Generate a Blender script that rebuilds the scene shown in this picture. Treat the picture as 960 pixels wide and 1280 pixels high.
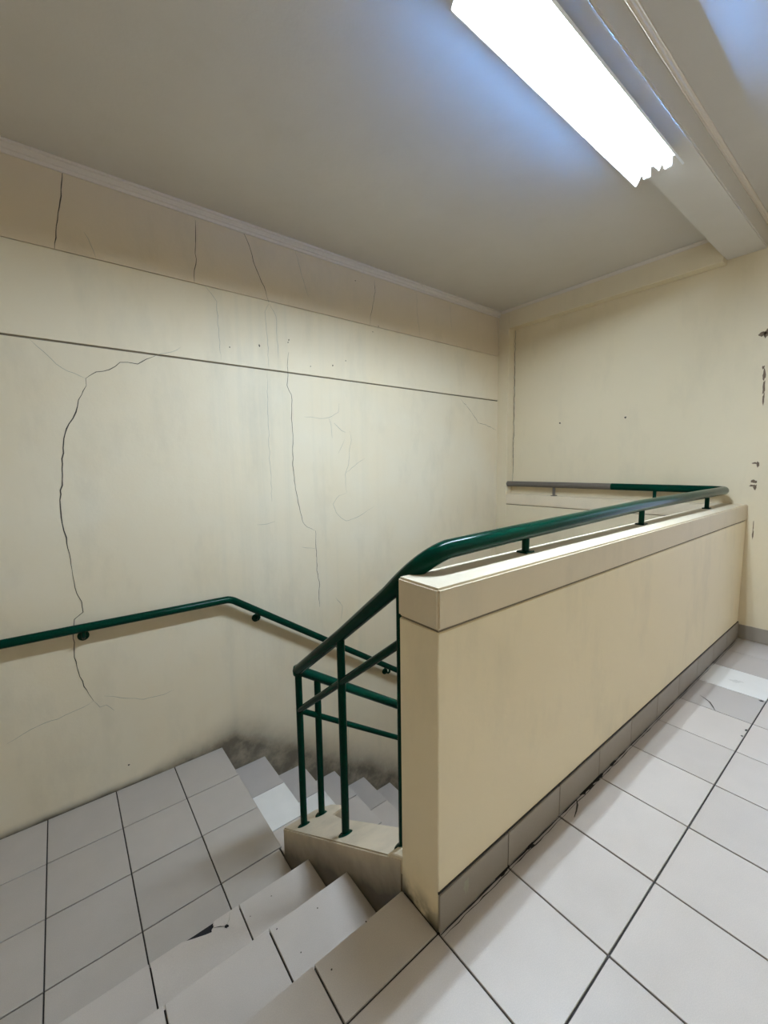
import bpy, bmesh, math, random
from mathutils import Vector, Matrix

for o in list(bpy.data.objects):
    bpy.data.objects.remove(o)
random.seed(7)
scene = bpy.context.scene
col = scene.collection

# ------------------------------------------------------------------ camera
# X runs along the parapet (away, right), Y across the stairwell (away, left), Z up, floor at z = 0
YAW, PITCH, ROLL, CAM_Z, F_PX = 0.9066, -0.111, -0.0146, 1.2435, 519.66
cd = bpy.data.cameras.new('camera')
cam = bpy.data.objects.new('camera', cd)
col.objects.link(cam)
fw = Vector((math.cos(YAW) * math.cos(PITCH), math.sin(YAW) * math.cos(PITCH), math.sin(PITCH)))
rt = Vector((math.sin(YAW), -math.cos(YAW), 0))
up = rt.cross(fw)
r2 = rt * math.cos(ROLL) + up * math.sin(ROLL)
u2 = up * math.cos(ROLL) - rt * math.sin(ROLL)
cam.matrix_world = Matrix(((r2.x, u2.x, -fw.x, 0), (r2.y, u2.y, -fw.y, 0), (r2.z, u2.z, -fw.z, CAM_Z), (0, 0, 0, 1)))
cd.sensor_fit = 'HORIZONTAL'
cd.sensor_width = 36
cd.lens = F_PX / 960 * 36
cd.clip_start = 0.02
scene.camera = cam

# ------------------------------------------------------------------ daylight (enters by the open doorway) and exposure
SKY_COL, SKY_STR = (0.62, 0.74, 1.0, 1), 2.0
TUBE_COL, TUBE_STR = (0.67, 0.83, 1.0, 1), 250.0
w = bpy.data.worlds.new('sky')
scene.world = w
w.use_nodes = True
w.node_tree.nodes['Background'].inputs['Color'].default_value = SKY_COL
w.node_tree.nodes['Background'].inputs['Strength'].default_value = SKY_STR
vs = scene.view_settings
vs.view_transform = 'Standard'
vs.look = 'None'
vs.gamma = 1
vs.use_curve_mapping = False
vs.exposure = 0.35
scene.cycles.use_denoising = True
scene.cycles.max_bounces = 10
scene.cycles.diffuse_bounces = 8

# ------------------------------------------------------------------ measured layout (metres)
X0, YP, PT = 0.705, 0.692, 0.148        # parapet: near end, front face, thickness
YI = YP + PT                            # inner face = first nosing
HC = 0.945                              # parapet height
XB, XF = 3.69, 3.60                     # recessed back wall, face of its frame
YW = 2.6877                             # left wall
ZC = 2.737                              # ceiling
TR, RI = 0.3035, 0.196                  # flight 1 tread, riser
TR2, XN = 0.2807, 0.719                 # flight 2 tread, landing nosing
ZL = -3 * RI                            # landing level
NS2 = 8                                 # treads of the lower flight
ZLOW = ZL - NS2 * RI
XL, YR = -1.45, -0.92                   # walls outside the picture
BZ, BY0, BY1 = 2.590, 0.695, 0.905      # ceiling beam
LX0, LX1, LY = 0.975, 2.225, 0.815      # lamp

# ------------------------------------------------------------------ materials
def nt(name):
    m = bpy.data.materials.new(name)
    m.use_nodes = True
    t = m.node_tree
    return m, t, t.nodes['Principled BSDF']

class N:
    """tiny node helper"""
    def __init__(s, t): s.t = t
    def node(s, typ, **kw):
        n = s.t.nodes.new(typ)
        for k, v in kw.items(): setattr(n, k, v)
        return n
    def link(s, a, b): s.t.links.new(a, b)
    def val(s, sock, v):
        if hasattr(v, 'is_linked') or isinstance(v, bpy.types.NodeSocket): s.link(v, sock)
        else: sock.default_value = v
    def math(s, op, a, b=0.0, clamp=False):
        n = s.node('ShaderNodeMath', operation=op, use_clamp=clamp)
        s.val(n.inputs[0], a); s.val(n.inputs[1], b)
        return n.outputs[0]
    def noise(s, vec, scale, detail=4, rough=0.55):
        n = s.node('ShaderNodeTexNoise')
        n.inputs['Scale'].default_value = scale; n.inputs['Detail'].default_value = detail
        n.inputs['Roughness'].default_value = rough
        if vec is not None: s.link(vec, n.inputs['Vector'])
        return n.outputs['Fac']
    def scale(s, vec, v):
        n = s.node('ShaderNodeVectorMath', operation='MULTIPLY')
        s.link(vec, n.inputs[0]); n.inputs[1].default_value = v
        return n.outputs[0]
    def ramp(s, fac, lo, hi):
        n = s.node('ShaderNodeMapRange'); n.clamp = True
        s.val(n.inputs['Value'], fac); n.inputs['From Min'].default_value = lo; n.inputs['From Max'].default_value = hi
        return n.outputs['Result']
    def mix(s, fac, a, b):
        n = s.node('ShaderNodeMix', data_type='RGBA')
        s.val(n.inputs[0], fac); s.val(n.inputs[6], a); s.val(n.inputs[7], b)
        return n.outputs[2]
    def pos(s):
        return s.node('ShaderNodeNewGeometry').outputs['Position']
    def bump(s, h, strength, dist, bsdf):
        n = s.node('ShaderNodeBump'); n.inputs['Strength'].default_value = strength; n.inputs['Distance'].default_value = dist
        s.link(h, n.inputs['Height']); s.link(n.outputs['Normal'], bsdf.inputs['Normal'])

def plaster(name, c1, c2, stain=(0.40, 0.36, 0.27), stain_amt=0.25, grime=None, rough=0.6, streak=0.0):
    m, t, b = nt(name); g = N(t); P = g.pos()
    f = g.ramp(g.noise(P, 1.3, 5), 0.35, 0.68)
    c = g.mix(f, (*c1, 1), (*c2, 1))
    s = g.math('MULTIPLY', g.ramp(g.noise(g.scale(P, (3.0, 3.0, 1.1)), 1.7, 7, 0.65), 0.52, 0.80), stain_amt)
    c = g.mix(s, c, (*stain, 1))
    if streak:
        sp = g.node('ShaderNodeSeparateXYZ'); g.link(P, sp.inputs[0])
        k = g.ramp(g.noise(g.scale(P, (14.0, 14.0, 0.35)), 1.0, 4, 0.6), 0.50, 0.78)
        a = g.ramp(sp.outputs[0], 0.45, 1.0)
        b2 = g.ramp(sp.outputs[0], 2.4, 1.5)
        c = g.mix(g.math('MULTIPLY', g.math('MULTIPLY', k, streak), g.math('MULTIPLY', a, b2)), c, (0.47, 0.46, 0.38, 1))
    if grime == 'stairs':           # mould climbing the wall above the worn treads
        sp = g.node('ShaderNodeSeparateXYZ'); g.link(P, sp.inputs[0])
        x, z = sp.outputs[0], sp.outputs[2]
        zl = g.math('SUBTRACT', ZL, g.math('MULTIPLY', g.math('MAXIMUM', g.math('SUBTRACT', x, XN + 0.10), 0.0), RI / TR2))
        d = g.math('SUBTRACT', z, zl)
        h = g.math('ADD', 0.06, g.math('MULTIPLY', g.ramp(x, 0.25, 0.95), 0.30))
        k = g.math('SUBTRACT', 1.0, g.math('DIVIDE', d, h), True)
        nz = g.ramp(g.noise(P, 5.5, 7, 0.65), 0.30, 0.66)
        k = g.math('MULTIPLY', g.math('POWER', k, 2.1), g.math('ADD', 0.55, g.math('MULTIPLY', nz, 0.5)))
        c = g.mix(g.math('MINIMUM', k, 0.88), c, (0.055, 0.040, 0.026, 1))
    if grime == 'base':             # black damp at the foot of the parapet
        sp = g.node('ShaderNodeSeparateXYZ'); g.link(P, sp.inputs[0])
        k = g.math('SUBTRACT', 1.0, g.math('DIVIDE', sp.outputs[2], 0.085), True)
        k = g.math('MULTIPLY', g.math('POWER', k, 1.2), g.ramp(g.noise(P, 16, 5), 0.30, 0.55))
        c = g.mix(g.math('MINIMUM', k, 0.92), c, (0.03, 0.027, 0.022, 1))
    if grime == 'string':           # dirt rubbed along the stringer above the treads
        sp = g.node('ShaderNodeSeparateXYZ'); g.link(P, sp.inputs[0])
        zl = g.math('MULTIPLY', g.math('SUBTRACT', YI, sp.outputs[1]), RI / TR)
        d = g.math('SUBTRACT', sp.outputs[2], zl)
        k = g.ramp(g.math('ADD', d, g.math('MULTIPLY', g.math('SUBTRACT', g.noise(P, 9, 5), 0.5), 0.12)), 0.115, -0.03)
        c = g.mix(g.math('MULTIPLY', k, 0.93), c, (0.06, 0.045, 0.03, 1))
    g.link(c, b.inputs['Base Color'])
    b.inputs['Roughness'].default_value = rough
    h = g.math('ADD', g.math('MULTIPLY', g.noise(P, 6, 4), 1.0), g.math('MULTIPLY', g.noise(P, 90, 3), 0.12))
    g.bump(h, 0.25, 0.012, b)
    return m

def tile_mat(name, c, rough=0.33, var=0.10):
    m, t, b = nt(name); g = N(t)
    tc = g.node('ShaderNodeTexCoord').outputs['Object']
    oi = g.node('ShaderNodeObjectInfo').outputs['Random']
    v = g.math('ADD', 1.0 - var / 2, g.math('MULTIPLY', oi, var))
    sp = g.ramp(g.noise(tc, 420, 2), 0.42, 0.62)
    cl = g.ramp(g.noise(g.pos(), 9, 5), 0.3, 0.7)
    v = g.math('MULTIPLY', v, g.math('ADD', 0.93, g.math('MULTIPLY', sp, 0.07)))
    v = g.math('MULTIPLY', v, g.math('ADD', 0.95, g.math('MULTIPLY', cl, 0.06)))
    mx = g.node('ShaderNodeVectorMath', operation='SCALE'); mx.inputs[0].default_value = c; g.link(v, mx.inputs['Scale'])
    g.link(mx.outputs[0], b.inputs['Base Color'])
    g.link(g.math('ADD', rough - 0.05, g.math('MULTIPLY', cl, 0.14)), b.inputs['Roughness'])
    b.inputs['Specular IOR Level'].default_value = 0.4
    g.bump(sp, 0.05, 0.001, b)
    return m

def simple(name, c, rough=0.5, metal=0.0, var=0.12, scale=25, coat=0.0):
    m, t, b = nt(name); g = N(t)
    f = g.noise(g.pos(), scale, 4)
    g.link(g.mix(f, (*[x * (1 - var) for x in c], 1), (*[min(1, x * (1 + var)) for x in c], 1)), b.inputs['Base Color'])
    b.inputs['Roughness'].default_value = rough
    b.inputs['Metallic'].default_value = metal
    b.inputs['Coat Weight'].default_value = coat
    return m

M = {}
M['wall'] = plaster('cream_plaster', (0.715, 0.61, 0.435), (0.725, 0.65, 0.505), stain_amt=0.25, grime='stairs', streak=0.26)
M['band'] = plaster('brownish_cream_band', (0.65, 0.54, 0.39), (0.68, 0.57, 0.42), stain_amt=0.30)  # upper wall strip, a little darker and browner than the panels below
M['back'] = plaster('cream_back_plaster', (0.695, 0.595, 0.415), (0.71, 0.61, 0.435), stain_amt=0.22)
M['parapet'] = plaster('cream_parapet_plaster', (0.81, 0.69, 0.485), (0.82, 0.705, 0.50), stain_amt=0.25, grime='base')
M['cap'] = plaster('cream_coping_paint', (0.68, 0.575, 0.42), (0.71, 0.605, 0.45), stain_amt=0.25)
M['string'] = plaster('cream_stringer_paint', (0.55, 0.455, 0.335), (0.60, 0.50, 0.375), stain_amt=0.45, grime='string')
M['near'] = plaster('cream_near_plaster', (0.74, 0.635, 0.455), (0.76, 0.655, 0.475))
M['ceiling'] = plaster('white_ceiling_paint', (0.575, 0.535, 0.485), (0.615, 0.575, 0.525), stain_amt=0.12)
M['cornice'] = simple('white_cornice_paint', (0.68, 0.61, 0.53), 0.6, var=0.03)
M['tile'] = tile_mat('grey_ceramic_tile', (0.55, 0.487, 0.437))
M['tile_white'] = tile_mat('white_ceramic_tile', (0.80, 0.77, 0.73), 0.30)
M['tile_grey'] = tile_mat('dark_grey_ceramic_tile', (0.50, 0.45, 0.415))
M['tile_shaded'] = tile_mat('shaded_grey_ceramic_tile', (0.455, 0.405, 0.36))  # same tile as the hall floor, darkened for the weaker light on the landing
M['skirt'] = tile_mat('skirting_tile', (0.33, 0.285, 0.235), 0.45)
M['groove'] = simple('brown_groove', (0.20, 0.165, 0.12), 0.9)  # backing of the wall and coping grooves, darker than the plaster
M['grout'] = simple('dark_grout', (0.035, 0.03, 0.027), 0.9)
M['void'] = simple('dark_cavity', (0.012, 0.011, 0.014), 0.95)
M['crack'] = simple('dark_crack', (0.06, 0.05, 0.04), 0.9)
M['crack_faint'] = simple('faint_crack', (0.36, 0.34, 0.27), 0.9)
M['green'] = simple('green_gloss_paint', (0.0007, 0.028, 0.016), 0.17, var=0.15, scale=12)
M['green'].node_tree.nodes['Principled BSDF'].inputs['IOR'].default_value = 1.17
M['rail_grey'] = simple('grey_brown_rail', (0.125, 0.105, 0.085), 0.5)  # grey-brown tone of the rail's last section
M['lamp_white'] = simple('white_lamp_enamel', (0.82, 0.83, 0.84), 0.35, var=0.02)
M['peel'] = simple('brown_peeled_patch', (0.17, 0.12, 0.08), 0.9, var=0.4, scale=60)
M['door_wood'] = simple('cream_door_paint', (0.60, 0.56, 0.46), 0.5)
M['concrete'] = simple('balcony_concrete', (0.45, 0.44, 0.42), 0.9)
mt, t_, b_ = nt('lit_tube')
b_.inputs['Base Color'].default_value = (0.9, 0.9, 0.9, 1)
b_.inputs['Emission Color'].default_value = TUBE_COL
b_.inputs['Emission Strength'].default_value = TUBE_STR
M['tube'] = mt

mf, t_, b_ = nt('added_blue_tint')  # film added to turn the lamp's ceiling glow blue
tr = t_.nodes.new('ShaderNodeBsdfTransparent'); tr.inputs['Color'].default_value = (0.20, 0.48, 1.0, 1)
df = t_.nodes.new('ShaderNodeBsdfDiffuse'); df.inputs['Color'].default_value = (0.75, 0.85, 1.0, 1)
mxs = t_.nodes.new('ShaderNodeMixShader'); mxs.inputs[0].default_value = 0.25
t_.links.new(tr.outputs[0], mxs.inputs[1]); t_.links.new(df.outputs[0], mxs.inputs[2])
t_.links.new(mxs.outputs[0], t_.nodes['Material Output'].inputs['Surface'])
t_.nodes.remove(b_)
M['film'] = mf

# ------------------------------------------------------------------ mesh helpers
class MB:
    def __init__(s): s.v = []; s.f = []
    def add(s, vs, fs):
        n = len(s.v); s.v += [tuple(v) for v in vs]; s.f += [tuple(i + n for i in f) for f in fs]
        return s
    def box(s, x0, x1, y0, y1, z0, z1):
        v = [(x, y, z) for z in (z0, z1) for y in (y0, y1) for x in (x0, x1)]
        return s.add(v, [(0, 2, 3, 1), (4, 5, 7, 6), (0, 1, 5, 4), (2, 6, 7, 3), (0, 4, 6, 2), (1, 3, 7, 5)])
    def prism(s, poly, axis, a, b):
        """poly: 2-D outline in the plane normal to axis; order (y,z) for X, (x,z) for Y, (x,y) for Z"""
        def P(p, h): return (h, p[0], p[1]) if axis == 'X' else (p[0], h, p[1]) if axis == 'Y' else (p[0], p[1], h)
        n = len(poly)
        v = [P(p, a) for p in poly] + [P(p, b) for p in poly]
        f = [tuple(range(n)), tuple(range(2 * n - 1, n - 1, -1))]
        f += [(i, (i + 1) % n, n + (i + 1) % n, n + i) for i in range(n)]
        return s.add(v, f)
    def tube(s, pts, rad, n=16, cap=True):
        pts = [Vector(p) for p in pts]
        R = rad if isinstance(rad, (list, tuple)) else [rad] * len(pts)
        tang = []
        for i in range(len(pts)):
            a = pts[max(i - 1, 0)]; b = pts[min(i + 1, len(pts) - 1)]
            if 0 < i < len(pts) - 1:
                tang.append(((pts[i] - a).normalized() + (b - pts[i]).normalized()).normalized())
            else: tang.append((b - a).normalized())
        ref = Vector((0, 0, 1)) if abs(tang[0].z) < 0.9 else Vector((1, 0, 0))
        nrm = (ref - tang[0] * ref.dot(tang[0])).normalized()
        vs, fs = [], []
        for i, p in enumerate(pts):
            nrm = (nrm - tang[i] * nrm.dot(tang[i])).normalized()
            bi = tang[i].cross(nrm)
            k = 1.0
            if 0 < i < len(pts) - 1:
                k = 1.0 / max(0.6, tang[i].dot((pts[i + 1] - p).normalized()))
            for j in range(n):
                a = 2 * math.pi * j / n
                vs.append(p + (nrm * math.cos(a) + bi * math.sin(a)) * R[i] * (1 + (k - 1) * 0.5))
        for i in range(len(pts) - 1):
            for j in range(n):
                fs.append((i * n + j, i * n + (j + 1) % n, (i + 1) * n + (j + 1) % n, (i + 1) * n + j))
        if cap:
            fs.append(tuple(range(n - 1, -1, -1))); fs.append(tuple((len(pts) - 1) * n + j for j in range(n)))
        return s.add(vs, fs)
    def lathe(s, base, axis, prof, n=18):
        """prof: (distance along axis, radius)"""
        base = Vector(base); ax = Vector(axis).normalized()
        pts = [base + ax * h for h, r in prof]
        ref = Vector((0, 0, 1)) if abs(ax.z) < 0.9 else Vector((1, 0, 0))
        e1 = (ref - ax * ref.dot(ax)).normalized(); e2 = ax.cross(e1)
        vs, fs = [], []
        for (h, r), p in zip(prof, pts):
            for j in range(n):
                a = 2 * math.pi * j / n
                vs.append(p + (e1 * math.cos(a) + e2 * math.sin(a)) * max(r, 1e-4))
        for i in range(len(prof) - 1):
            for j in range(n):
                fs.append((i * n + j, i * n + (j + 1) % n, (i + 1) * n + (j + 1) % n, (i + 1) * n + j))
        fs.append(tuple(range(n - 1, -1, -1))); fs.append(tuple((len(prof) - 1) * n + j for j in range(n)))
        return s.add(vs, fs)
    def mesh(s, name, mat, bevel=0.0, smooth=True, seg=1):
        me = bpy.data.meshes.new(name)
        me.from_pydata(s.v, [], s.f)
        bm = bmesh.new(); bm.from_mesh(me)
        bmesh.ops.recalc_face_normals(bm, faces=bm.faces)
        if bevel:
            ed = [e for e in bm.edges if len(e.link_faces) == 2 and e.calc_face_angle(0) > 0.6]
            bmesh.ops.bevel(bm, geom=ed, offset=bevel, segments=seg, affect='EDGES', clamp_overlap=True)
        bm.to_mesh(me); bm.free()
        me.materials.append(M[mat])
        if smooth:
            me.polygons.foreach_set('use_smooth', [True] * len(me.polygons))
            me.set_sharp_from_angle(angle=0.7)
        return me
    def obj(s, name, mat, parent=None, bevel=0.0, smooth=True, seg=1):
        return link(name, s.mesh(name, mat, bevel, smooth, seg), parent)

def link(name, data, parent=None, loc=None):
    o = bpy.data.objects.new(name, data)
    col.objects.link(o)
    if parent is not None: o.parent = parent
    if loc is not None: o.location = loc
    return o
def empty(name, loc=(0, 0, 0)):
    o = bpy.data.objects.new(name, None); o.empty_display_size = 0.1
    col.objects.link(o); o.location = loc
    return o
def struct(o, label, cat):
    o['kind'] = 'structure'; o['label'] = label; o['category'] = cat
    return o
def thing(o, label, cat, group=None):
    o['label'] = label; o['category'] = cat
    if group: o['group'] = group
    return o

_tiles = {}
TH = 0.008
def tile(parent, x0, x1, y0, y1, ztop, mat='tile', name='tile', gap=0.0025, th=TH):
    w_, d_ = round(x1 - x0 - 2 * gap, 4), round(y1 - y0 - 2 * gap, 4)
    key = (w_, d_, mat, th)
    if key not in _tiles:
        _tiles[key] = MB().box(-w_ / 2, w_ / 2, -d_ / 2, d_ / 2, -th, 0).mesh('tile', mat, 0.0012)
    dz = random.uniform(-0.0005, 0.0005)
    return link(name, _tiles[key], parent, ((x0 + x1) / 2, (y0 + y1) / 2, ztop + dz))
def vtile(parent, x0, x1, y0, y1, z0, z1, mat, name):
    return MB().box(x0, x1, y0, y1, z0, z1).obj(name, mat, parent, 0.001)

def ribbon(parent, pts, width, frame, mat, name, jitter=0.25, wander=0.0035):
    """hairline of varying width lying on a surface: pts are 2-D, frame maps (u, v) to 3-D"""
    P = []
    for a, b in zip(pts[:-1], pts[1:]):                       # subdivide and jitter so that it wanders
        n = max(1, int(math.hypot(b[0] - a[0], b[1] - a[1]) / 0.025))
        for i in range(n):
            k = i / n; j = 0.0 if i == 0 else wander
            P.append((a[0] + (b[0] - a[0]) * k + random.uniform(-j, j), a[1] + (b[1] - a[1]) * k + random.uniform(-j, j)))
    P.append(pts[-1])
    vs, fs = [], []
    for i, p in enumerate(P):
        a, b = P[max(0, i - 1)], P[min(len(P) - 1, i + 1)]
        dx, dy = b[0] - a[0], b[1] - a[1]; L = math.hypot(dx, dy) or 1
        e = min(1.0, 0.35 + 4.0 * min(i, len(P) - 1 - i) / len(P))
        h = width * 0.5 * e * random.uniform(1 - jitter, 1 + jitter)
        vs += [frame(p[0] - dy / L * h, p[1] + dx / L * h), frame(p[0] + dy / L * h, p[1] - dx / L * h)]
    for i in range(len(P) - 1): fs.append((2 * i, 2 * i + 1, 2 * i + 3, 2 * i + 2))
    return MB().add(vs, fs).obj(name, mat, parent, smooth=False)
def blotch(parent, c, rx, ry, frame, mat, name, n=14, rough=0.35):
    vs = []
    for i in range(n):
        a = 2 * math.pi * i / n; k = random.uniform(1 - rough, 1 + rough)
        vs.append(frame(c[0] + rx * k * math.cos(a), c[1] + ry * k * math.sin(a)))
    return MB().add(vs, [tuple(range(n))]).obj(name, mat, parent, smooth=False)

# ------------------------------------------------------------------ floor of the hall
floor = MB()
floor.box(XL, XB, YR, YI - 0.008, -0.25, -TH + 0.003)
floor = struct(floor.obj('floor', 'grout', smooth=False), 'upper hall floor of square pale grey ceramic tiles', 'floor')
TX, TY = 0.2995, 0.3065
xs = [X0 + TX * k for k in range(-12, 11)]
ys = [YP - TY * k for k in range(0, 8)]
for i in range(len(xs) - 1):
    for j in range(len(ys) - 1):
        a, b = max(xs[i], XL), min(xs[i + 1], XB); c, d = max(ys[j + 1], YR), ys[j]
        if b - a < 0.02 or d - c < 0.02: continue
        m = 'tile'
        if j == 0 and i - 12 == 7: m = 'tile_white'
        if j == 0 and i - 12 == 6: m = 'tile_grey'
        if (i - 12) >= 8: m = 'tile_grey'
        tile(floor, a, b, c, d, 0.0, m)
lipx = [X0 - 0.2955 * k for k in range(0, 12)]
for i in range(len(lipx) - 1):
    a, b = max(lipx[i + 1], XL), lipx[i]
    if b - a > 0.02: tile(floor, a, b, YP, YI, 0.0)
fl = lambda u, v: (u, v, 0.0011)
ribbon(floor, [(2.61, 0.62), (2.591, 0.592), (2.571, 0.567), (2.537, 0.547), (2.501, 0.528)], 0.007, fl, 'crack', 'tile_crack')
ribbon(floor, [(1.422, 0.682), (1.402, 0.669), (1.373, 0.658), (1.34, 0.649)], 0.006, fl, 'crack', 'tile_crack')
for c, r_ in [((2.785, 0.401), 0.012), ((2.42, 0.392), 0.008), ((2.353, 0.393), 0.006)]:
    blotch(floor, c, r_, r_ * 0.7, fl, 'grout', 'chipped_joint')
# broken mortar along the foot of the parapet
for a in range(10):
    x = X0 + 0.02 + a * 0.29
    ribbon(floor, [(x - 0.02, YP - 0.0085), (x + 0.1, YP - 0.009), (x + 0.2, YP - 0.0085), (x + 0.29, YP - 0.009)], 0.004, fl, 'grout', 'mortar_gap', 0.4, 0.0008)
    ribbon(floor, [(x - 0.02, YP - 0.017), (x + 0.1, YP - 0.016), (x + 0.2, YP - 0.018), (x + 0.29, YP - 0.016)], 0.0022, fl, 'grout', 'mortar_gap', 0.6, 0.0014)
for c in [(0.98, 0.685), (1.12, 0.683), (1.48, 0.684), (1.52, 0.683), (1.57, 0.683), (1.60, 0.684), (1.72, 0.683)]:
    blotch(floor, c, 0.028, 0.007, fl, 'grout', 'mortar_gap', rough=0.5)

# ------------------------------------------------------------------ first flight: two treads down to the landing
f1 = MB()
prof = [(YI - 0.001, -0.25), (YI - 0.001, -TH + 0.002 - 0.002), (YI - TH, -TH), (YI - TH, -RI - TH)]
prof = [(YI - TH, -1.0), (YI - TH, -RI - TH), (YI + TR - TH, -RI - TH), (YI + TR - TH, -2 * RI - TH),
        (YI + 2 * TR - TH, -2 * RI - TH), (YI + 2 * TR - TH, -1.0)]
f1.prism(prof, 'X', XL, X0)
flight1 = struct(f1.obj('stair_flight', 'grout', smooth=False), 'short tiled stair flight going down from the hall floor', 'stairs')
for k in range(3):                       # riser tiles under each nosing
    y = YI + k * TR
    for i in range(len(lipx) - 1):
        a, b = max(lipx[i + 1], XL), lipx[i]
        if b - a > 0.02: vtile(flight1, a + .0025, b - .0025, y - TH, y - 0.0005, -(k + 1) * RI + 0.001, -k * RI - TH - 0.001, 'tile_shaded', 'riser_tile')
chip_x = (0.215, 0.319)
for k in (1, 2):
    ya, yb = YI + (k - 1) * TR, YI + k * TR
    for i in range(len(lipx) - 1):
        a, b = max(lipx[i + 1], XL), lipx[i]
        if b - a < 0.02: continue
        if k == 2 and a < 0.25 < b:      # the broken nosing
            g = 0.0025
            poly = [(a + g, ya + g), (b - g, ya + g), (b - g, yb), (0.321, yb), (0.314, yb - 0.010), (0.317, yb - 0.017), (0.306, yb - 0.024),
                    (0.304, yb - 0.032), (0.285, yb - 0.027), (0.255, yb - 0.016), (0.213, yb), (a + g, yb)]
            MB().prism(poly, 'Z', -k * RI - TH, -k * RI).obj('tile', 'tile', flight1, smooth=False)
            fr = lambda u, v: (u, v, -2 * RI + 0.0008)
            ribbon(flight1, [(0.312, yb - 0.022), (0.332, yb - 0.032), (0.350, yb - 0.046)], 0.003, fr, 'crack', 'tile_crack')
            ribbon(flight1, [(0.350, yb - 0.046), (0.366, yb - 0.03), (0.376, yb - 0.006)], 0.0025, fr, 'crack_faint', 'tile_crack')
            blotch(flight1, (0.351, yb - 0.046), 0.007, 0.008, fr, 'void', 'chip_hole')
            MB().box(0.208, 0.325, yb - 0.038, yb - 0.0003, -2 * RI - TH - 0.001, -2 * RI - TH + 0.0025).obj('broken_bedding', 'void', flight1, smooth=False)
            continue
        tile(flight1, a, b, ya, yb + 0.0025, -k * RI)
for (x, y, k) in [(0.43, 1.125, 1), (0.46, 1.02, 1), (0.56, 1.10, 1), (0.44, 0.80, 0), (0.57, 0.835, 0), (0.43, 1.38, 2), (0.52, 1.40, 2)]:
    blotch(flight1, (x, y), 0.0022, 0.0022, (lambda u, v, k=k: (u, v, -k * RI + 0.0011)), 'crack', 'chip_hole')

# stringer kerb beside the first flight, turning into the lower flight
SL = 0.627
def ktop(y): return 0.094 - SL * (y - 0.849)
YE = 1.705
ko = [(X0, YI + 0.001), (X0, YE), (0.875, YE), (0.935, 1.645), (0.945, 1.525), (0.862, 1.500), (0.845, 1.40), (0.845, YI + 0.001)]
n_ = len(ko)
km = MB().add([(x, y, ktop(y)) for x, y in ko] + [(x, y, -1.2) for x, y in ko],
              [tuple(range(n_)), tuple(range(2 * n_ - 1, n_ - 1, -1))] + [(i, (i + 1) % n_, n_ + (i + 1) % n_, n_ + i) for i in range(n_)])
kerb = km.obj('stringer', 'string', flight1, 0.005, seg=2)
MB().prism([(YI + 0.001, ktop(YI) + 0.004), (0.895, ktop(0.895) + 0.010), (0.915, ktop(0.915) - 0.002), (YI + 0.001, ktop(0.915) - 0.01)], 'X', X0 + 0.002, 0.82).obj('plaster_lip', 'cap', kerb, 0.003)

# ------------------------------------------------------------------ landing
ln = MB().box(XL, XN - TH, YI + 2 * TR - TH + .0005, YW, ZL - 0.25, ZL - TH + 0.003)
land = struct(ln.obj('landing', 'grout', smooth=False), 'half landing of square grey tiles below the short flight', 'landing')
lx = [XN, 0.430] + [0.125 - 0.3055 * k for k in range(11)]
ly = [YW, 2.372, 2.066, 1.760, YI + 2 * TR]
for i in range(len(lx) - 1):
    for j in range(len(ly) - 1):
        a, b = max(lx[i + 1], XL), lx[i]; c, d = ly[j + 1], ly[j]
        if j == 3: d = ly[3]
        if i == 0 and j == 3: b = X0 - 0.001
        if i == 0 and j == 2:
            tile(land, a, b, c, d, ZL, 'tile_shaded'); continue
        tile(land, a, b, c, d, ZL, 'tile_shaded')

# ------------------------------------------------------------------ lower flight, going down along the left wall
f2 = MB()
pr = [(XN - TH, ZL - TH)]
for k in range(1, NS2 + 1):
    x = XN + (k - 1) * TR2 - TH
    pr += [(x, ZL - k * RI - TH), (x + TR2, ZL - k * RI - TH)]
pr = pr[1:]
pr += [(pr[-1][0], ZLOW - 0.3), (XN - TH, ZLOW - 0.3)]
f2.prism(pr, 'Y', YE, YW)
flight2 = struct(f2.obj('stair_flight', 'grout', smooth=False), 'longer tiled stair flight going down along the cracked wall', 'stairs')
ty = [YW, 2.372, 2.066, YE]
for k in range(NS2):
    x = XN + k * TR2
    for j in range(3):
        vtile(flight2, x - TH, x - 0.0005, ty[j + 1] + .0025, ty[j] - .0025, ZL - (k + 1) * RI + 0.001, ZL - k * RI - TH - 0.001, 'tile_shaded', 'riser_tile')
        m = 'tile'
        if j == 1 and k in (0, 1): m = 'tile_white'
        elif j == 0: m = 'tile_grey'
        tile(flight2, x, x + TR2 + 0.0025, ty[j + 1], ty[j], ZL - (k + 1) * RI, m)
def s2(x): return ZL + 0.02 - (RI / TR2) * (x - XN)
XE = XN + NS2 * TR2
st2 = MB().prism([(0.946, s2(0.946)), (XE, s2(XE)), (XE, ZLOW - 0.1), (0.946, ZLOW - 0.1)], 'Y', 1.525, YE)
st2.obj('stringer', 'string', flight2, 0.006)
lower = struct(MB().box(X0, XB, YI, YW + 0.1, ZLOW - 0.12, ZLOW).obj('floor_lower', 'tile_shaded', smooth=False), 'tiled floor at the foot of the lower flight', 'floor')

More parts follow.
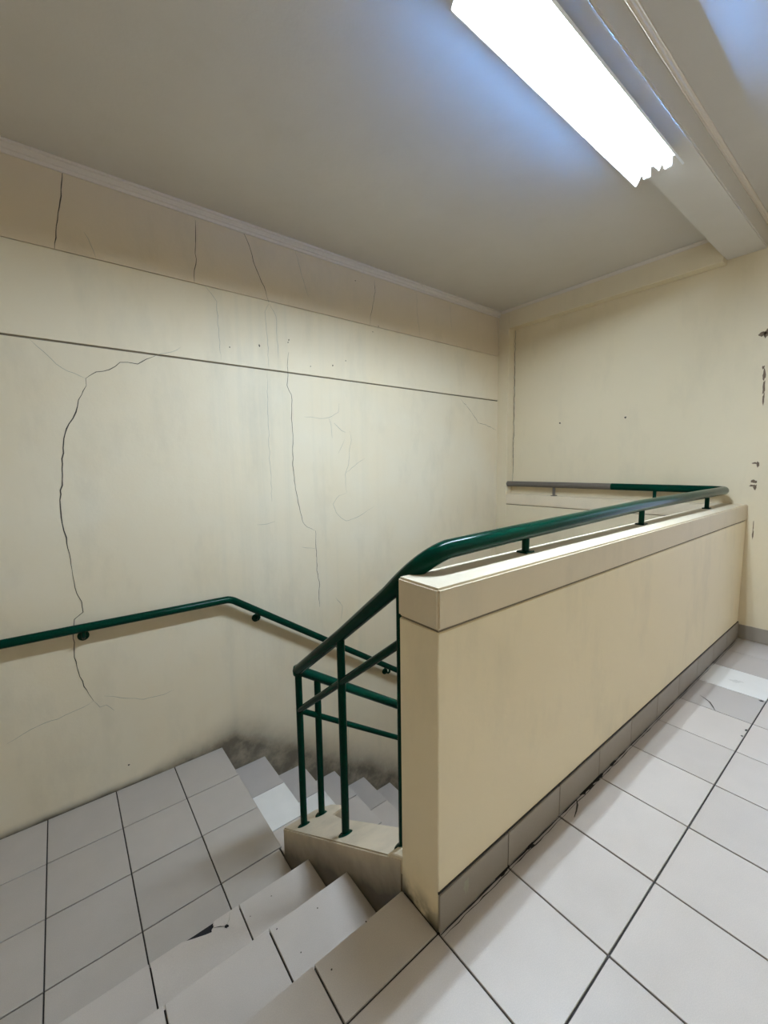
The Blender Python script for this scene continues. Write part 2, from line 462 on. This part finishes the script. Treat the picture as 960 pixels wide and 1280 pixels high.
# ------------------------------------------------------------------ parapet
par = struct(MB().box(X0, XB, YP, YI, 0.0, 0.832).obj('wall_parapet', 'parapet', bevel=0.003), 'cream plastered parapet wall beside the stairwell', 'wall')
MB().box(X0 + 0.005, XB, YP + 0.005, YI - 0.004, 0.831, 0.839).obj('coping_groove', 'groove', par, smooth=False)
cap = MB().box(X0 - 0.003, XB, YP - 0.003, YI + 0.003, 0.838, HC).obj('coping', 'cap', par, 0.006, seg=2)
sk = [X0 + TX * k for k in range(0, 11)]
for i in range(len(sk) - 1):
    a, b = sk[i], min(sk[i + 1], XB)
    if b - a > 0.02: vtile(par, a + (0.0 if i == 0 else .002), b - .002, YP - 0.007, YP, 0.004, 0.116, 'skirt', 'skirting_tile')
MB().box(X0, XB, YP - 0.003, YP + 0.001, 0.115, 0.121).obj('skirting_joint', 'grout', par, smooth=False)
blotch(par, (X0 + 0.10, 0.075), 0.008, 0.022, lambda u, v: (u, YP - 0.0078, v), 'crack_faint', 'scuff_mark')
blotch(par, (X0 + 0.11, 0.075), 0.004, 0.02, lambda u, v: (u, YP - 0.0078, v), 'crack_faint', 'scuff_mark')
MB().box(X0 + 0.002, XB, YP + 0.004, YI - 0.001, -TH + 0.003, 0.002).obj('footing', 'parapet', par, smooth=False)
ww = MB().box(X0 + 0.12, XB, YI - 0.008, YI, ZLOW, 0.0).obj('wall_stairwell', 'back', smooth=False)
struct(ww, 'plain wall below the parapet inside the stairwell', 'wall')

# ------------------------------------------------------------------ left wall
wl = MB().box(XL - 0.1, XF, YW + 0.010, YW + 0.20, ZLOW - 0.1, ZC + 0.1).obj('wall_left', 'groove', smooth=False)
struct(wl, 'long cracked cream plaster wall behind the stairs', 'wall')
ZG, ZS = 1.8815, 2.320
MB().box(XL - 0.1, XF, YW, YW + 0.011, ZLOW - 0.1, ZG - 0.005).obj('plaster_panel', 'wall', wl, 0.001)
MB().box(XL - 0.1, XF, YW, YW + 0.011, ZG + 0.005, ZS - 0.0025).obj('plaster_panel', 'wall', wl, 0.001)
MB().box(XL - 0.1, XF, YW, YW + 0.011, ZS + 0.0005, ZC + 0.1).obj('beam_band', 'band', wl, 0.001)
CRACKS = [
    (5,'d',[(0.159,1.714),(0.159,1.678),(0.12,1.602),(0.105,1.54),(0.071,1.478),(0.045,1.405),(0.038,1.356),(0.029,1.276),(0.022,1.195),(0.004,1.093),(0.003,1.032),(0.004,0.97),(0.015,0.898),(0.021,0.812),(0.025,0.727)]),
    (3.5,'d',[(0.025,0.727),(0.029,0.657),(0.035,0.595),(0.052,0.548),(0.054,0.49),(0.014,0.46),(0.007,0.414),(-0.002,0.253),(0.009,0.169),(0.026,0.081),(0.062,-0.015)]),
    (3.5,'d',[(0.159,1.714),(0.206,1.752),(0.267,1.772),(0.317,1.816),(0.354,1.821),(0.4,1.818),(0.444,1.85),(0.489,1.874)]),
    (2,'f',[(0.159,1.714),(0.088,1.741),(0.043,1.771),(0.0,1.822),(-0.049,1.874)]),
    (2,'f',[(0.489,1.874),(0.577,1.909),(0.626,1.943)]),
    (2,'f',[(0.062,-0.015),(0.014,-0.034),(-0.035,-0.042),(-0.097,-0.057),(-0.153,-0.057),(-0.234,-0.079),(-0.302,-0.105)]),
    (2,'f',[(0.062,-0.015),(0.087,-0.062),(0.117,-0.06),(0.151,-0.107)]),
    (4.5,'d',[(0.142,2.702),(0.133,2.634),(0.121,2.55),(0.104,2.46),(0.093,2.402),(0.081,2.321)]),
    (3.5,'d',[(0.749,2.671),(0.744,2.561),(0.738,2.428),(0.727,2.39),(0.723,2.323)]),
    (3.5,'d',[(1.029,2.694),(1.07,2.603),(1.096,2.51),(1.149,2.403),(1.177,2.311)]),
    (2,'f',[(1.176,2.301),(1.147,2.245),(1.156,2.097),(1.157,1.894)]),
    (2,'f',[(1.182,2.302),(1.223,2.23),(1.223,2.108),(1.228,1.965)]),
    (2,'f',[(1.145,1.867),(1.137,1.583),(1.134,1.282),(1.139,1.158),(1.138,1.012)]),
    (2,'f',[(1.38,2.687),(1.416,2.56),(1.471,2.406)]),
    (2.5,'d',[(2.043,2.664),(2.049,2.577),(2.024,2.484),(1.999,2.39),(1.99,2.318)]),
    (2,'f',[(2.485,2.679),(2.484,2.519),(2.519,2.332)]),
    (2,'f',[(2.882,2.689),(2.893,2.569),(2.914,2.456)]),
    (2,'f',[(0.781,2.319),(0.815,2.282),(0.845,2.243),(0.844,2.136),(0.85,1.902)]),
    (2,'f',[(0.207,2.437),(0.23,2.387),(0.249,2.323)]),
    (3.5,'d',[(1.304,2.018),(1.29,1.929),(1.292,1.863),(1.282,1.796),(1.311,1.737),(1.315,1.699),(1.305,1.575),(1.312,1.462),(1.302,1.278),(1.315,1.092),(1.331,0.996),(1.346,0.924),(1.362,0.851),(1.395,0.811),(1.456,0.78)]),
    (3.5,'d',[(1.462,0.779),(1.462,0.717),(1.462,0.643),(1.466,0.517),(1.462,0.479),(1.481,0.387),(1.474,0.286),(1.477,0.195)]),
    (2,'f',[(1.349,0.67),(1.402,0.656),(1.457,0.643)]),
    (2,'f',[(1.026,0.865),(1.096,0.862),(1.156,0.875)]),
    (2.5,'d',[(3.031,1.857),(3.15,1.773),(3.239,1.7),(3.29,1.649),(3.403,1.635),(3.592,1.587)]),
    (2,'f',[(1.744,1.04),(1.673,1.023),(1.617,0.961),(1.646,0.892),(1.691,0.848),(1.73,0.824),(1.829,0.842),(1.914,0.877),(2.002,0.92)]),
    (2,'f',[(1.744,1.04),(1.734,1.114),(1.733,1.181),(1.767,1.26),(1.774,1.34),(1.796,1.446),(1.782,1.511)]),
    (2,'f',[(1.601,1.599),(1.621,1.543),(1.623,1.505),(1.629,1.454)]),
    (2,'f',[(1.402,1.593),(1.485,1.592),(1.556,1.59),(1.601,1.599),(1.685,1.642),(1.694,1.707)]),
    (3,'f',[(1.644,1.563),(1.689,1.527),(1.711,1.509),(1.747,1.497)]),
    (2,'f',[(1.733,1.444),(1.699,1.378),(1.675,1.339)]),
    (2,'f',[(1.741,1.194),(1.823,1.246),(1.873,1.279),(1.916,1.3)]),
    (2.5,'f',[(1.621,0.237),(1.677,0.154),(1.666,0.047)]),
    (2.5,'f',[(1.708,-0.84),(1.697,-0.974),(1.708,-1.12),(1.696,-1.277)]),
    (2.5,'f',[(3.56,2.702),(3.591,2.517),(3.603,2.317)]),
    (2,'f',[(0.11,-0.005),(0.183,-0.042),(0.299,-0.095),(0.404,-0.104),(0.461,-0.094)]),
]
wf = lambda u, v: (u, YW - 0.0009, v)
for wd, s, pts in CRACKS:
    ribbon(wl, pts, wd * 0.001 * (1.0 if s == 'd' else 1.2), wf, 'crack' if s == 'd' else 'crack_faint', 'wall_crack')
for (x, z) in [(1.774, 2.69), (1.864, 2.614), (0.908, 1.987), (1.099, 2.027), (1.308, 2.097), (1.466, 1.945), (1.649, 1.974), (1.762, 2.024), (1.302, 2.08), (2.075, 2.328), (2.019, 2.276), (0.196, -0.46)]:
    blotch(wl, (x, z), random.uniform(.003, .006), random.uniform(.003, .007), wf, 'crack', 'plaster_pit')

# ------------------------------------------------------------------ back wall: recessed panel in a plastered frame
DY0, DY1, DH = -0.50, 0.44, 2.08              # doorway to the balcony, beside the parapet
wb = MB().box(XB, XB + 0.2, DY1, YW + 0.2, ZLOW - 0.1, ZC + 0.1).box(XB, XB + 0.2, YR - 0.1, DY0, ZLOW - 0.1, ZC + 0.1)
wb.box(XB, XB + 0.2, DY0, DY1, DH, ZC + 0.1).box(XB, XB + 0.2, DY0, DY1, ZLOW - 0.1, -TH)
wb = wb.obj('wall_back', 'back', smooth=False)
struct(wb, 'recessed cream end wall behind the parapet', 'wall')
MB().box(XF, XB, 2.570, YW + 0.19, ZLOW - 0.1, ZC + 0.05).obj('pilaster', 'back', wb, 0.003)
MB().box(XF, XB, BY1 - 0.004, 2.571, 2.560, ZC + 0.05).obj('lintel', 'back', wb, 0.004)
MB().box(XF, XB, YI - 0.01, 2.571, ZLOW - 0.1, 0.832).obj('dwarf_wall', 'back', wb, 0.002)
MB().box(XF + 0.006, XB, YI - 0.01, 2.571, 0.831, 0.839).obj('coping_groove', 'groove', wb, smooth=False)
MB().box(XF - 0.002, XB, YI + 0.003, 2.571, 0.838, HC - 0.006).obj('coping', 'cap', wb, 0.005, seg=2)
ribbon(wb, [(2.569, 2.556), (2.5695, 2.2), (2.568, 1.8), (2.569, 1.4), (2.569, 1.05)], 0.006, lambda u, v: (XB - 0.001, u - 0.012, v), 'crack', 'wall_crack')
bfr = lambda u, v: (XB - 0.0012, u, v)
for c, rx, rz in [((0.685, 2.060), .020, .014), ((0.668, 2.058), .012, .026), ((0.668, 1.845), .006, .012), ((0.662, 1.795), .008, .035), ((0.658, 1.72), .007, .05), ((0.655, 1.64), .005, .04),
                  ((0.672, 1.224), .014, .006), ((0.655, 1.216), .007, .018), ((0.668, 1.101), .015, .012), ((0.676, 1.074), .014, .006), ((0.660, 1.064), .009, .018),
                  ((0.652, 0.80), .003, .03), ((0.651, 0.745), .004, .035), ((0.656, 0.081), .012, .008)]:
    blotch(wb, c, rx, rz, bfr, 'peel', 'peeled_paint_patch')
for c in [(2.062, 1.609), (1.498, 1.605)]:
    blotch(wb, c, .008, .008, bfr, 'crack', 'plaster_pit')
yy = [YP - TY * k for k in range(0, 8)]
for j in range(len(yy) - 1):
    c, d = max(yy[j + 1], YR), yy[j]
    if d > DY0 - 0.06 and c < DY1 + 0.06:
        if d > DY1 + 0.06: vtile(wb, XB - 0.007, XB, DY1 + 0.062, d - .002, 0.003, 0.102, 'skirt', 'skirting_tile')
        continue
    if d - c > 0.02: vtile(wb, XB - 0.007, XB, c + .002, d - .002, 0.003, 0.102, 'skirt', 'skirting_tile')

# ------------------------------------------------------------------ walls outside the picture, ceiling, beam, cornices
we = struct(MB().box(XL - 0.15, XL, YR - 0.1, YW + 0.1, ZL - 0.3, ZC + 0.1).obj('wall_near', 'near', smooth=False), 'cream painted wall at the near end of hall and landing', 'wall')
wr = struct(MB().box(XL, XB, YR - 0.15, YR, -0.25, ZC + 0.1).obj('wall_right', 'near', smooth=False), 'plain cream wall across the hall from the parapet', 'wall')
d1 = MB()
for y0, y1 in ((DY0 - 0.05, DY0 + 0.015), (DY1 - 0.015, DY1 + 0.05)): d1.box(XB - 0.015, XB + 0.21, y0, y1, 0.0, DH + 0.05)
d1.box(XB - 0.015, XB + 0.21, DY0, DY1, DH - 0.015, DH + 0.05)
d1 = struct(d1.obj('door_1', 'door_wood', bevel=0.003), 'cream painted frame of the doorway to the balcony', 'door')
lf = MB().box(XB + 0.215, XB + 0.215 + (DY1 - DY0), DY0 - 0.04, DY0, 0.01, DH - 0.02)
lf.obj('door_leaf', 'door_wood', d1, 0.003)
struct(MB().box(XB + 0.2, XB + 1.6, YR - 0.1, YP, -0.15, -0.012).obj('balcony', 'concrete', smooth=False), 'concrete balcony slab outside the doorway', 'balcony')
ce = struct(MB().box(XL - 0.1, XB + 0.1, YR - 0.1, YW + 0.15, ZC, ZC + 0.15).obj('ceiling', 'ceiling', smooth=False), 'smooth white painted ceiling', 'ceiling')
bm_ = struct(MB().box(XL, XB, BY0, BY1, BZ, ZC).obj('trim_1', 'ceiling', bevel=0.006, seg=2), 'ceiling beam above the parapet', 'beam')
def cornice(name, label, prof, axis, a, b):
    struct(MB().prism(prof, axis, a, b).obj(name, 'cornice', bevel=0.0015), label, 'trim')
cp = [(0, 0), (0, -.052), (.010, -.052), (.010, -.034), (.020, -.034), (.024, -.014), (.036, -.014), (.036, 0)]
cornice('trim_2', 'white cornice moulding along the top of the cracked wall', [(YW - p, ZC + q) for p, q in cp], 'X', XL, XF - 0.001)
cornice('trim_3', 'thin cornice moulding above the end wall lintel', [(XF - p * 0.45, ZC + q * 0.45) for p, q in cp], 'Y', BY1 + 0.001, YW - 0.036)
cornice('trim_4', 'cornice moulding beside the ceiling beam', [(BY0 - p * 0.5, ZC + q * 0.55) for p, q in cp], 'X', XL, XB)

# ------------------------------------------------------------------ green pipe railing: end wall, parapet, down the stairs
rail = thing(empty('stair_railing', (0.757, 1.585, ktop(1.585))), 'green painted pipe railing on the parapet coping, descending beside the stairs', 'railing')
def part(mb, name, mat='green', parent=rail, bevel=0.0):
    o = mb.obj(name, mat, parent, bevel)
    if parent.type == 'EMPTY': o.matrix_parent_inverse = Matrix.Translation(-parent.location)
    return o
def arc(a, b, c, n=6):
    a, b, c = Vector(a), Vector(b), Vector(c)
    return [a * (1 - k) ** 2 + b * 2 * k * (1 - k) + c * k * k for k in [i / n for i in range(n + 1)]]
PXR, PYR = 0.757, 0.795
CN = Vector((PXR, 1.588, 0.368))
R1, R0 = 0.0275, 0.0225
pts = [CN + Vector((0, 0.0, 0.0)), (PXR, 1.218, 0.650), (PXR, 0.95, 0.862)]
pts += arc((PXR, 0.905, 0.898), (PXR, 0.800, 0.992), (0.845, PYR, 1.008), 10)
pts += [(1.15, PYR, 1.016), (2.16, PYR, 1.037)]
nb = len(pts)
pts += arc((3.54, PYR, 1.041), (3.627, PYR, 1.041), (3.627, PYR + 0.085, 1.042), 6)
pts += [(3.627, 1.555, 1.043)]
rr = []
for i, q in enumerate(pts):
    q = Vector(q)
    rr.append(R0 if i < 2 else R0 + 0.002 if i == 2 else R1)
part(MB().tube(pts, rr, 20), 'top_rail')
gr = part(MB().tube([(3.627, 1.555, 1.043), (3.627, 2.0, 1.043), (3.627, 2.585, 1.042)], 0.0265, 20), 'top_rail', 'rail_grey')
gr['label'] = 'grey-brown end section of the rail'
e2 = Vector((2.60, 1.588, 0.368 - 0.672 * (2.60 - PXR)))
part(MB().tube([CN, e2], 0.0215, 16), 'top_rail')
part(MB().lathe(CN - Vector((0, 0, .0235)), (0, 0, 1), [(0, .018), (.006, .0225), (.024, .0235), (.040, .0195), (.046, .010)]), 'corner_elbow')
part(MB().tube([(PXR, 1.585, 0.186), (PXR, 0.862, 0.752)], 0.0135, 12), 'middle_rail')
part(MB().tube([(PXR, 1.588, 0.182), (2.60, 1.588, 0.182 - 0.672 * (2.60 - PXR))], 0.013, 12), 'middle_rail')
def raily(y): return 0.368 + (1.588 - y) * 0.768
def post(x, y, zb, zt, r=0.0150):
    p = part(MB().tube([(x, y, zb - 0.01), (x, y, zt)], r, 14), 'post')
    fl_ = MB().lathe((x, y, zb - 0.006), (0, SL, 1) if x < 0.8 else (0, .3, 1), [(-0.004, .030), (.004, .030), (.008, .026), (.012, .017)]).obj('base_flange', 'green', p)
    fl_.matrix_parent_inverse = p.matrix_parent_inverse.copy()
    fl_.matrix_parent_inverse = Matrix.Identity(4)
    return p
post(PXR, 1.588, ktop(1.588), 0.36)
post(PXR, 1.232, ktop(1.232), raily(1.232) - 0.01)
post(PXR, 0.893, ktop(0.893) + 0.004, 0.885)
post(0.848, 1.588, ktop(1.588), 0.368 - 0.672 * (0.848 - PXR) - 0.01)
for x in (1.6, 2.25):
    post(x, 1.588, s2(x), 0.368 - 0.672 * (x - PXR) - 0.01)
def bracket(x, y, z0, zt):
    b = part(MB().tube([(x, y, z0 + 0.002), (x, y, zt)], 0.0125, 12), 'bracket')
    MB().box(x - 0.024, x + 0.024, y - 0.020, y + 0.020, z0, z0 + 0.007).obj('base_plate', 'green', b, 0.002)
for x in (1.228, 2.190, 3.200): bracket(x, PYR, HC, 1.005 + 0.008 * (x - 1.2))
for y in (1.235,): bracket(3.627, y, HC - 0.006, 1.03)
bb = part(MB().tube([(3.627, 2.065, HC - 0.004), (3.627, 2.065, 1.03)], 0.0125, 12), 'bracket', 'rail_grey')
MB().box(3.605, 3.651, 2.045, 2.085, HC - 0.006, HC + 0.001).obj('base_plate', 'rail_grey', bb, 0.002)

# ------------------------------------------------------------------ wall handrail
YH = YW - 0.068
hr = thing(empty('wall_handrail', (0.80, YW, 0.41)), 'green pipe handrail fixed along the cracked wall, bending down the stairs', 'handrail')
hp = [(XL + 0.02, YH, 0.431), (0.0, YH, 0.425), (0.70, YH, 0.418)] + arc((0.780, YH, 0.417), (0.805, YH, 0.416), (0.832, YH, 0.398), 5) + [(2.9, YH, 0.386 - 0.676 * 2.05)]
part(MB().tube(hp, 0.0225, 18), 'rail', parent=hr)
def hbr(x, z):
    b = part(MB().tube([(x, YH, z - 0.012), (x, YH, z - 0.042), (x, YH + 0.018, z - 0.060), (x, YW - 0.004, z - 0.062)], 0.0085, 10), 'bracket', parent=hr)
    MB().lathe((x, YW - 0.001, z - 0.062), (0, -1, 0), [(0, .027), (.006, .027), (.016, .021), (.022, .010)]).obj('rosette', 'green', b)
hbr(0.045, 0.425)
for x in (0.985, 2.085): hbr(x, 0.386 - 0.676 * (x - 0.85))

# ------------------------------------------------------------------ fluorescent lamp under the beam
lp = thing(empty('fluorescent_lamp', (1.6, LY, BZ)), 'lit twin-tube fluorescent lamp with white wing reflector under the ceiling beam', 'lamp')
part(MB().box(LX0 + 0.02, LX1 - 0.02, LY - 0.030, LY + 0.030, 2.566, BZ), 'housing', 'lamp_white', lp, 0.002)
ZLIP = 2.513
def strip(mb, a, b, x0=LX0, x1=LX1, t=0.0012):
    """sheet-metal strip between two (offset, z) points of the cross-section"""
    d = Vector((b[0] - a[0], b[1] - a[1])).normalized(); n = Vector((-d.y, d.x)) * t
    poly = [(LY + a[0] - n.x, a[1] - n.y), (LY + b[0] - n.x, b[1] - n.y), (LY + b[0] + n.x, b[1] + n.y), (LY + a[0] + n.x, a[1] + n.y)]
    mb.prism(poly, 'X', x0, x1)
refl = MB()
strip(refl, (-0.062, 2.566), (0.062, 2.566))
strip(refl, (-0.014, 2.566), (0, 2.536)); strip(refl, (0.014, 2.566), (0, 2.536))
ADDED_SLOT = (2.5430, 2.5488)                                        # slot added to each wing to throw a glow on the ceiling
for s in (-1, 1):
    off = lambda z: s * (0.062 + (2.566 - z) / (2.566 - ZLIP) * 0.030)
    strip(refl, (off(2.566), 2.566), (off(ADDED_SLOT[1]), ADDED_SLOT[1]))
    strip(refl, (off(ADDED_SLOT[0]), ADDED_SLOT[0]), (off(ZLIP), ZLIP))
    for k in range(7):                                        # bridges across the slot
        x = LX0 + k * (LX1 - LX0 - 0.03) / 6
        strip(refl, (off(ADDED_SLOT[1]), ADDED_SLOT[1]), (off(ADDED_SLOT[0]), ADDED_SLOT[0]), x, x + 0.03)
    strip(refl, (off(ZLIP), ZLIP), (off(ZLIP) + s * 0.006, ZLIP + 0.003))
part(refl, 'reflector', 'lamp_white', lp)
for s in (-1, 1):                                             # blue film added in the slots only to tint the ceiling glow
    off = lambda z: s * (0.062 + (2.566 - z) / (2.566 - ZLIP) * 0.030)
    film = MB().add([(LX0, LY + off(ADDED_SLOT[1]), ADDED_SLOT[1]), (LX1, LY + off(ADDED_SLOT[1]), ADDED_SLOT[1]), (LX1, LY + off(ADDED_SLOT[0]), ADDED_SLOT[0]), (LX0, LY + off(ADDED_SLOT[0]), ADDED_SLOT[0])], [(0, 1, 2, 3)])
    part(film, 'added_tint_film', 'film', lp)
for s in (-1, 1):
    y = LY + s * 0.042
    tb = part(MB().tube([(LX0 + 0.035, y, 2.534), (LX1 - 0.035, y, 2.534)], 0.0130, 16), 'tube', 'tube', lp)
    for x, d in ((LX0 + 0.006, 1), (LX1 - 0.006, -1)):
        hold = part(MB().box(min(x, x + d * 0.018), max(x, x + d * 0.018), y - 0.014, y + 0.014, 2.518, 2.565), 'lampholder', 'lamp_white', lp, 0.004)
        MB().lathe((x + d * 0.018, y, 2.534), (d, 0, 0), [(0, .0132), (.012, .0132)]).obj('end_cap', 'lamp_white', hold)
